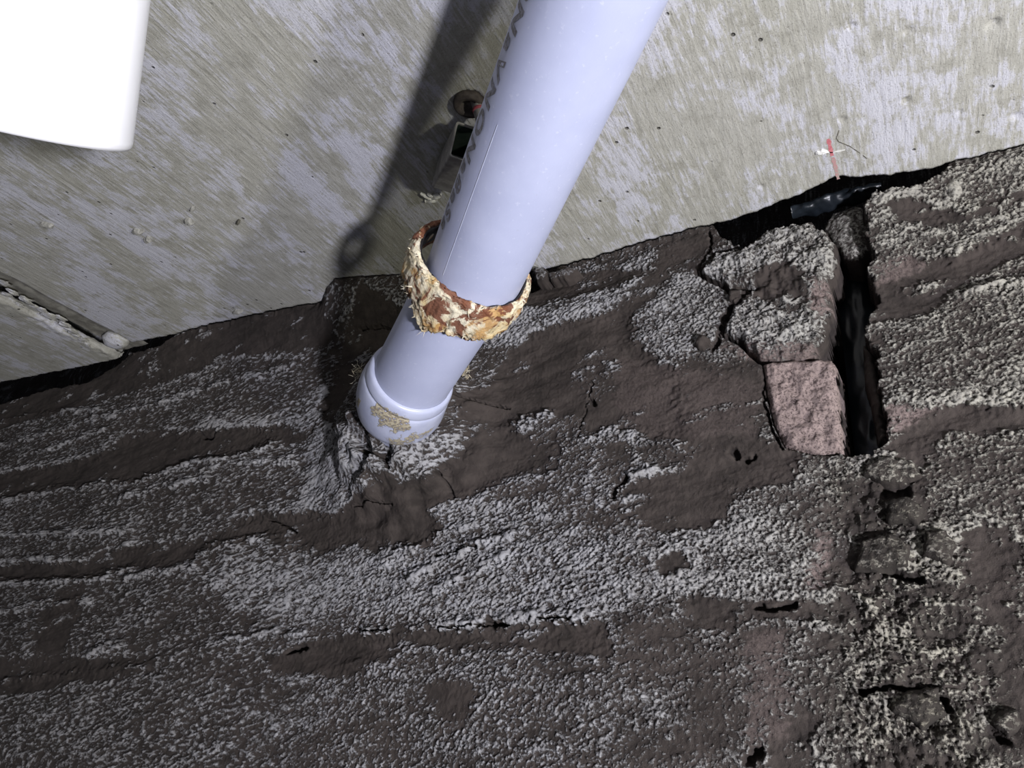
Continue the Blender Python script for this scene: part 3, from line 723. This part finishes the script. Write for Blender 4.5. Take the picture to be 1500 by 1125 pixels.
# curling flake with two arms by the pipe
fl = []
for (a_, b_, w_) in (((616,281),(632,290),0.0028), ((632,290),(646,284),0.0045), ((623,293),(640,292),0.0040), ((626,281),(634,286),0.0022)):
    p, q = ceil_pt(*a_), ceil_pt(*b_); d = (q-p); L = np.linalg.norm(d); d /= L; nrm = np.array([-d[1], d[0], 0])
    base = len(fl)
    for k in range(7):
        t = k/6; w = w_*(0.6+0.5*math.sin(math.pi*t)+0.15*math.sin(k*5)); c = p+d*L*t
        fl += [c+nrm*w+(0, 0, -0.001), c+np.array([0, 0, -0.004-0.001*math.sin(3*t)]), c-nrm*w+(0, 0, -0.001), c+np.array([0, 0, 0.0005])]
fs = []
for s in range(4):
    for k in range(6):
        for j in range(4):
            b0 = s*28+k*4; fs.append((b0+j, b0+(j+1) % 4, b0+4+(j+1) % 4, b0+4+j))
    fs += [(s*28, s*28+1, s*28+2, s*28+3), (s*28+24, s*28+27, s*28+26, s*28+25)]
tag(mesh_obj('plaster_flake', fl, fs, M_PEEL), 'branched pale plaster flake on the ceiling left of the pipe', 'flake')

def strip(name, pts, w, mat, label=None, z=-0.0005, parent=None, th=0.0006, seed=2):
    V = []; n = 0; P = [ceil_pt(*p) for p in pts]
    Q = []
    for p, q in zip(P[:-1], P[1:]):
        k = max(2, int(np.linalg.norm(q-p)/0.002)); Q += [p+(q-p)*i/k for i in range(k)]
    Q.append(P[-1]); fs = []
    for i, c in enumerate(Q):
        d = Q[min(i+1, len(Q)-1)]-Q[max(i-1, 0)]; d /= np.linalg.norm(d); nr = np.array([-d[1], d[0], 0])
        ww = w*(0.75+0.4*perlin(np.array([i*0.37]), np.array([seed*1.7]), seed)[0])
        V += [c+nr*ww+(0, 0, z), c-nr*ww+(0, 0, z), c-nr*ww+(0, 0, z+th), c+nr*ww+(0, 0, z+th)]
        if i: 
            for j in range(4): fs.append(((i-1)*4+j, (i-1)*4+(j+1) % 4, i*4+(j+1) % 4, i*4+j))
    o = mesh_obj(name, V, fs, mat, parent, smooth=False)
    if label: o['label'] = label
    return o
strip('chalk_mark', [(1213,203),(1216,215),(1219,228)], 0.0022, M_RED, 'red marking stroke on the ceiling near the gap', parent=cm)
strip('chalk_mark', [(1220,230),(1224,245),(1228,262)], 0.0023, M_CHALK, 'faded lower end of the red stroke', parent=cm)
strip('hairline_crack', [(1229,190),(1225,202),(1228,207),(1245,214),(1260,224),(1270,232)], 0.0006, M_LINE, parent=cm)
strip('hairline_crack', [(745,470),(748,440)], 0.0005, M_LINE, parent=cm) if False else None
strip('white_smear', [(1208,222),(1218,223),(1238,219)], 0.0012, M_PEEL, parent=cm, seed=4)

# ------------------------------------------------------------------ swept pipes
def frames(P):
    P = [np.asarray(p, float) for p in P]; T = []
    for i in range(len(P)):
        d = P[min(i+1, len(P)-1)]-P[max(i-1, 0)]; T.append(d/np.linalg.norm(d))
    up = np.array([0, 0, 1.0]) if abs(T[0][2]) < 0.95 else np.array([1.0, 0, 0]); u = up-T[0]*up.dot(T[0]); u /= np.linalg.norm(u); out = []
    for t in T:
        u = u-t*u.dot(t); u /= np.linalg.norm(u); out.append((t, u.copy(), np.cross(t, u)))
    return P, out
def sweep(name, P, rad, mat, parent=None, k=96, attr_fn=None, cap=False, rad_in=None):
    P, fr = frames(P); n = len(P); V = np.zeros((n, k, 3))
    th = np.linspace(0, 2*np.pi, k, endpoint=False)
    for i in range(n):
        t, u, w = fr[i]
        V[i] = P[i]+rad[i]*(np.cos(th)[:, None]*u+np.sin(th)[:, None]*w)
    fs = [(i*k+j, i*k+(j+1) % k, (i+1)*k+(j+1) % k, (i+1)*k+j) for i in range(n-1) for j in range(k)]
    VV = V.reshape(-1, 3)
    if cap: fs += [tuple(range(k))[::-1], tuple(range((n-1)*k, n*k))]
    at_ = attr_fn(VV) if attr_fn else None
    return mesh_obj(name, VV, np.array(fs) if not cap else fs, mat, parent, attr=at_)
def lerp_path(p, q, n): return [p+(q-p)*i/n for i in range(n)]
def bez(a, b, c, n): return [a*(1-t)**2+2*b*t*(1-t)+c*t*t for t in np.linspace(0, 1, n)]

RP = 0.0446
T0 = at(867, 0, 0.482); RG = at(699, 392, 0.676); SK = at(604, 552, 0.812)
pipe = empty('drain_pipe', tuple(RG))
tag(pipe, 'grey-blue plastic drain pipe with faded print, entering the wall through an elbow', 'pipe')
def child_fix(o):                     # keep world placement under the empty
    o.parent = pipe; o.matrix_parent_inverse = Matrix.Translation(pipe.location).inverted(); return o
dU = (T0-RG)/np.linalg.norm(T0-RG)
far1 = T0+dU*0.075; hz = np.array([dU[0], dU[1], 0]); hz /= np.linalg.norm(hz)
path = bez(far1+hz*0.10-np.array([0, 0, 0.0]), far1+hz*0.02, far1-dU*0.04, 14)[:-1]+lerp_path(far1-dU*0.04, RG-dU*0.012, 60)+[RG-dU*0.012]
child_fix(sweep('pipe_tube', path, [RP]*len(path), M_PVC))
dL = (SK-RG)/np.linalg.norm(SK-RG)
path = lerp_path(RG-dL*0.010, SK+dL*0.02, 50)
rr_ = [RP*(1-0.03*0) for _ in path]
child_fix(sweep('pipe_tube', path, [0.0434]*len(path), M_PVC))

def px_of(V):
    v = (V-C) @ R; return 750+F*v[:, 0]/v[:, 2], 562.5+F*v[:, 1]/v[:, 2]
SMEARS = [([(537,592),(552,588),(575,600),(600,612),(606,628),(590,636),(556,626),(545,608)], 0.62),
          ([(560,636),(590,640),(622,628),(648,618),(625,640),(590,655),(568,655)], 0.60), ([(520,580),(530,585),(530,600),(522,598)], 0.7)]
def elbow_attr(V):
    px, py = px_of(V); a = np.full(len(V), -0.1)
    for poly, v in SMEARS: a = np.maximum(a, -0.1+(v+0.1)*sst(-3, 4, sdist(px+4*perlin(px*0.08, py*0.08, 3), py+4*perlin(px*0.08, py*0.08, 4), poly)))
    return np.stack([a, a*0, a*0, a*0+1], -1)
wall_dir = np.array([0.05, 0.95, -0.25]); wall_dir /= np.linalg.norm(wall_dir)
b0 = SK-dL*0.004; b1 = b0+dL*0.026; KR = 1.005
P_e, R_e = [], []
body_dir = dL*0.93+np.array([0.05, 0.37, 0.0]); body_dir /= np.linalg.norm(body_dir)
cpos = b0.copy(); last = 0.0
for s_, r_ in [(0.0, 0.0434), (0.0006, 0.0452), (0.0018, 0.0468), (0.0045, 0.0479), (0.009, 0.0487), (0.013, 0.0492), (0.0152, 0.0490), (0.0162, 0.0480), (0.0172, 0.0481), (0.0182, 0.0490), (0.021, 0.0499),
               (0.026, 0.0506), (0.032, 0.0510), (0.039, 0.0513), (0.048, 0.0513), (0.058, 0.0509), (0.066, 0.0498), (0.073, 0.0476), (0.078, 0.0445), (0.083, 0.0400), (0.09, 0.0370), (0.12, 0.0365), (0.15, 0.0365)]:
    k_ = sst(0.018, 0.075, np.array(s_)); d_ = dL*(1-k_)+body_dir*k_; d_ /= np.linalg.norm(d_)
    cpos = cpos+d_*(s_-last); last = s_
    P_e.append(cpos.copy()); R_e.append(r_*KR)
child_fix(sweep('elbow_socket', P_e, R_e, M_ELB, attr_fn=elbow_attr, k=160))['label'] = 'glossy elbow socket with brown glue smears'

# faded print and mould line on the tube
cdir = C-(T0+RG)/2; ax = -dU
fr_ = cdir-ax*cdir.dot(ax); fr_ /= np.linalg.norm(fr_)
lf = np.cross(ax, fr_)
if (R.T @ lf)[0] > 0: lf = -lf
def on_pipe(s, ang, r):               # s metres from T0 towards the ring, angle from the camera side to the left
    return T0+ax*s+r*(math.cos(ang)*fr_+math.sin(ang)*lf)
tc = bpy.data.curves.new('print', 'FONT'); tc.body = '98NaVNONa8aSa'; tc.size = 0.021; tc.space_character = 1.28; tc.fill_mode = 'FRONT'
tc.resolution_u = 4; tc.offset = 0.0008
to = bpy.data.objects.new('tmp_text', tc); COL.objects.link(to)
dg = bpy.context.evaluated_depsgraph_get(); tm = bpy.data.meshes.new_from_object(to.evaluated_get(dg))
bpy.data.objects.remove(to)
import bmesh as _bm
b_ = _bm.new(); b_.from_mesh(tm); _bm.ops.subdivide_edges(b_, edges=b_.edges, cuts=2); b_.to_mesh(tm); b_.free()
tv = np.zeros(len(tm.vertices)*3); tm.vertices.foreach_get('co', tv); tv = tv.reshape(-1, 3)
W_ = tv[:, 0].max()
TL = np.linalg.norm(T0-RG)-0.02
A0 = math.radians(53)
nv = np.array([on_pipe(-0.02+x*(TL/W_), A0+(0.016-y)/RP*1.0, RP+0.00025) for x, y, _ in tv])
tm.vertices.foreach_set('co', nv.ravel()); tm.update(); tm.materials.clear(); tm.materials.append(M_INK)
pr = bpy.data.objects.new('printed_lettering', tm); COL.objects.link(pr); child_fix(pr); pr['label'] = 'faded dark lettering printed along the tube'
def pipe_line(name, s0, s1, a0, a1, wid, mat):
    n = 40; V = []
    for i in range(n+1):
        t = i/n; s = s0+(s1-s0)*t; a = a0+(a1-a0)*t
        V += [on_pipe(s, a, RP-0.0003), on_pipe(s, a+wid/RP/2, RP+0.0004), on_pipe(s, a+wid/RP, RP-0.0003)]
    fs = [(i*3+j, i*3+j+1, i*3+j+4, i*3+j+3) for i in range(n) for j in range(2)]
    return child_fix(mesh_obj(name, V, fs, mat))
M_LIGHT = mat_simple('scuffed_plastic', (0.62, 0.65, 0.80), (0.68, 0.71, 0.84), 80, 0.4, 0)
pipe_line('scratch', 0.09, TL+0.01, math.radians(36), math.radians(33), 0.0006, M_LIGHT)['label'] = 'long pale scratch down the tube'

# ------------------------------------------------------------------ old foam collar round the pipe
collar = empty('foam_collar', tuple(RG)); tag(collar, 'crusty cream and rust-brown foam collar hanging round the drain pipe', 'collar')
def cfix(o):
    o.parent = collar; o.matrix_parent_inverse = Matrix.Translation(collar.location).inverted(); return o
axc = (ax*0.5+dL*0.5); axc /= np.linalg.norm(axc)
cd = C-RG; fr2 = cd-axc*cd.dot(axc); fr2 /= np.linalg.norm(fr2); lf2 = np.cross(axc, fr2)
if (R.T @ lf2)[0] > 0: lf2 = -lf2
K, NS = 260, 64
th = np.linspace(0, 2*np.pi, K, endpoint=False)
# th: 0 = camera side (image bottom), +90 deg = image left
Lb = np.interp(th, np.radians([0, 20, 45, 75, 100, 180, 250, 290, 315, 340, 360]), [0.036, 0.048, 0.032, 0.030, 0.024, 0.018, 0.020, 0.030, 0.034, 0.034, 0.036])
off = np.interp(th, np.radians([0, 45, 90, 135, 180, 270, 330, 360]), [0.000, 0.003, 0.009, 0.009, 0.004, 0.000, 0.0, 0.000])
thk = np.interp(th, np.radians([0, 45, 90, 180, 270, 330, 360]), [0.0080, 0.010, 0.010, 0.006, 0.0085, 0.009, 0.0080])
V = np.zeros((K, NS, 3))
for i in range(K):
    c_, s_ = math.cos(th[i]), math.sin(th[i]); rad = fr2*c_+lf2*s_
    for j in range(NS):
        q = 2*math.pi*j/NS; cc, ss = math.cos(q), math.sin(q)
        # super-ellipse section: along the axis and radially
        a_ = abs(cc)**0.6*np.sign(cc); r_ = abs(ss)**0.7*np.sign(ss)
        nn = fbm(np.array([th[i]*5+q*0.9]), np.array([q*1.3-th[i]*2.0]), 3, 3, 0.7)[0]
        n2 = fbm(np.array([c_*9+q*4]), np.array([s_*9+q*3]), 9, 2, 0.7)[0]
        x_ = 0.003+a_*Lb[i]*1.3/2+Lb[i]*0.45 + (0.0030*nn+0.0012*n2)*(1 if cc > 0 else 0.4)
        rr2 = RP+0.0012+off[i]+thk[i]/2+r_*thk[i]/2*(1-0.3*max(cc, 0)) + (0.0020*nn+0.0009*n2)*(1 if ss > -0.2 else 0.15)
        rr2 = max(rr2, RP+0.0004)
        V[i, j] = RG+axc*x_+rad*rr2
fs = np.array([(i*NS+j, i*NS+(j+1) % NS, ((i+1) % K)*NS+(j+1) % NS, ((i+1) % K)*NS+j) for i in range(K) for j in range(NS)])
cfix(mesh_obj('foam_band', V.reshape(-1, 3), fs, M_FOAM))
# dark inner lining seen in the opening
Vl = []
for i in range(K):
    rad = fr2*math.cos(th[i])+lf2*math.sin(th[i])
    for (x_, dr) in ((-0.004, 0.0011), (-0.0045, 0.0028), (0.014, 0.0028), (0.014, 0.0011)):
        Vl.append(RG+axc*(x_+0.003+0.0012*math.sin(i*0.4))+rad*(RP+off[i]*1.0+dr))
fs = [(i*4+j, i*4+(j+1) % 4, ((i+1) % K)*4+(j+1) % 4, ((i+1) % K)*4+j) for i in range(K) for j in range(4)]
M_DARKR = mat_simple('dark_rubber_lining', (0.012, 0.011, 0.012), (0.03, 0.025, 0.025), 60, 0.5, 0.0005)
cfix(mesh_obj('dark_lining', Vl, fs, M_DARKR))
# shreds sticking out of the foam
rs = random.Random(4); Vs = []; fs = []
for i in range(70):
    t_ = rs.uniform(-1.6, 2.2); k = int((t_ % (2*math.pi))/(2*math.pi)*K) % K; j = rs.choice([rs.randrange(0, NS//2), rs.randrange(0, 8)])
    p = V[k, j]; nrm = p-(RG+axc*((p-RG).dot(axc))); nrm /= np.linalg.norm(nrm)
    d = nrm*rs.uniform(0.3, 1)+axc*rs.uniform(-0.3, 1.0)+lf2*rs.uniform(-0.4, 0.4); d /= np.linalg.norm(d); L = rs.uniform(0.002, 0.0065); w = rs.uniform(0.0004, 0.0010)
    sd_ = np.cross(d, nrm+0.1*axc); sd_ /= (np.linalg.norm(sd_)+1e-9); up_ = np.cross(sd_, d); b = len(Vs)
    Vs += [p-d*0.001+sd_*w, p-d*0.001-sd_*w*0.6+up_*w, p-d*0.001-sd_*w*0.6-up_*w, p+d*L]
    fs += [(b, b+1, b+3), (b+1, b+2, b+3), (b+2, b, b+3)]
o = cfix(mesh_obj('foam_shreds', Vs, fs, M_FIB, smooth=False)); o['kind'] = 'stuff'

# dry fibres where the elbow meets the wall
def tuft(px, py, depth, n, spread, seed, label):
    rs = random.Random(seed); V = []; fs = []; c0 = at(px, py, depth)
    for i in range(n):
        p = c0+np.array([rs.uniform(-1, 1), rs.uniform(-1, 1)*0.5, rs.uniform(-1, 1)*2])*spread
        d = np.array([rs.uniform(-1, 1), rs.uniform(-1, 0.2), rs.uniform(-1, 1)]); d /= np.linalg.norm(d); L = rs.uniform(0.003, 0.009)
        s = np.cross(d, [0.3, 1, 0.2]); s /= np.linalg.norm(s); u = np.cross(s, d); prev = None
        for k in range(4):
            t = k/3; c = p+d*L*t+u*L*0.35*math.sin(t*2.5); w = 0.00035*(1-0.7*t); b = len(V)
            V += [c+s*w, c-s*w*0.5+u*w, c-s*w*0.5-u*w]
            if prev is not None: fs += [(prev+a, prev+(a+1) % 3, b+(a+1) % 3, b+a) for a in range(3)]
            prev = b
    o = mesh_obj('dry_fibre_tuft', V, fs, M_FIB); tag(o, label, 'fibres'); o['kind'] = 'stuff'; return o
tuft(683, 545, 0.805, 40, 0.004, 1, 'pale dry fibres clinging to the right side of the elbow')
tuft(523, 545, 0.850, 46, 0.005, 2, 'pale dry fibres clinging to the left side of the elbow')

# ------------------------------------------------------------------ ceiling anchor and square steel tube behind the pipe
anc = ceil_pt(688, 150); anchor = empty('ceiling_anchor', tuple(anc)); tag(anchor, 'round brown grommet with a threaded rod in the ceiling behind the pipe', 'anchor')
def afix(o, P):
    o.parent = P; o.matrix_parent_inverse = Matrix.Translation(P.location).inverted(); return o
def cyl(name, p, q, prof, mat, k=40):
    p = np.array(p); q = np.array(q); path = [p+(q-p)*t for t, _ in prof]
    d = (q-p)/np.linalg.norm(q-p)
    P, fr = frames([p, q]); t0, u, w = fr[0]; V = []
    for c, (_, r) in zip(path, prof):
        for j in range(k):
            a = 2*math.pi*j/k; V.append(c+r*(math.cos(a)*u+math.sin(a)*w))
    n = len(prof)
    fs = [(i*k+j, i*k+(j+1) % k, (i+1)*k+(j+1) % k, (i+1)*k+j) for i in range(n-1) for j in range(k)]+[tuple(range(k))[::-1], tuple(range((n-1)*k, n*k))]
    return mesh_obj(name, V, fs, mat)
g = anc
afix(cyl('grommet', g+(0, 0, 0.005), g+(0, 0, -0.007), [(0, 0.0150), (0.6, 0.0160), (0.85, 0.0155), (1.0, 0.0135), (0.99, 0.0085), (0.3, 0.0080)], M_RUST), anchor)
rod_a = g+np.array([0.006, 0, 0.004]); rod_b = g+np.array([0.014, 0.010, -0.030])
pr_ = []
for i in range(46):
    t = i/45; pr_.append((t, 0.0052+0.0005*(1 if i % 2 else -1)))
afix(cyl('threaded_rod', rod_a, rod_b, pr_, M_STEEL), anchor)
afix(cyl('red_ring', rod_a+(rod_b-rod_a)*0.36, rod_a+(rod_b-rod_a)*0.46, [(0, 0.0055), (0.1, 0.0062), (0.9, 0.0062), (1, 0.0055)], M_DRED), anchor)

# square tube: mouth nearer the camera, body running away towards the wall
mo = ceil_pt(690, 212, -0.034); en = ceil_pt(662, 258, -0.012)
tube = empty('square_tube', tuple(en)); tag(tube, 'short square steel tube end fixed to the ceiling behind the pipe', 'tube')
dt = mo-en; Lt = np.linalg.norm(dt); dt /= Lt; su = np.array([0, 0, 1.0])-dt*dt[2]; su /= np.linalg.norm(su); sv = np.cross(dt, su)
def ring(c, a, b, r, n=6):
    out = []
    for (sx, sy) in ((1, 1), (-1, 1), (-1, -1), (1, -1)):
        for i in range(n):
            an = math.atan2(sy, sx)+(-math.pi/4+math.pi/2*i/(n-1))
            out.append(c+sv*(sx*(a-r)+r*math.cos(an))+su*(sy*(b-r)+r*math.sin(an)))
    return out
def shell(name, secs, mat):
    V = []; n = len(secs[0])
    for s in secs: V += s
    fs = [(i*n+j, i*n+(j+1) % n, (i+1)*n+(j+1) % n, (i+1)*n+j) for i in range(len(secs)-1) for j in range(n)]
    return mesh_obj(name, V, fs, mat, smooth=False)
A_ = 0.0190
afix(shell('tube_body', [ring(en, A_, A_, 0.003), ring(mo, A_, A_, 0.003), ring(mo+dt*0.0004, A_-0.0005, A_-0.0005, 0.003), ring(mo+dt*0.0004, A_-0.0018, A_-0.0018, 0.002), ring(mo-dt*0.002, A_-0.002, A_-0.002, 0.002)], M_STEEL), tube)
afix(shell('tube_inside', [ring(mo-dt*0.002, A_-0.002, A_-0.002, 0.002), ring(en+dt*0.01, A_-0.002, A_-0.002, 0.002), ring(en+dt*0.01, 0.001, 0.001, 0.0005)], M_STEELIN), tube)  # inside faces, a far darker green than the outer steel

# ------------------------------------------------------------------ white pipe end close to the camera, top left
w0 = at(26, 184, 0.40); w1 = at(62, -270, 0.36)
dW = (w1-w0)/np.linalg.norm(w1-w0); LW = np.linalg.norm(w1-w0)
wr = 0.0555
prof = [(0.0, wr-0.006), (0.0006, wr-0.002), (0.0025, wr-0.0004), (0.005, wr), (0.03, wr), (0.07, wr), (0.12, wr), (LW*0.9, wr)]
wp = empty('white_pipe', tuple(w0)); tag(wp, 'bright white plastic pipe end in the upper left corner', 'pipe')
o = sweep('pipe_end', [w0+dW*s for s, _ in prof], [r for _, r in prof], M_WHITE, k=96, cap=True); afix(o, wp)
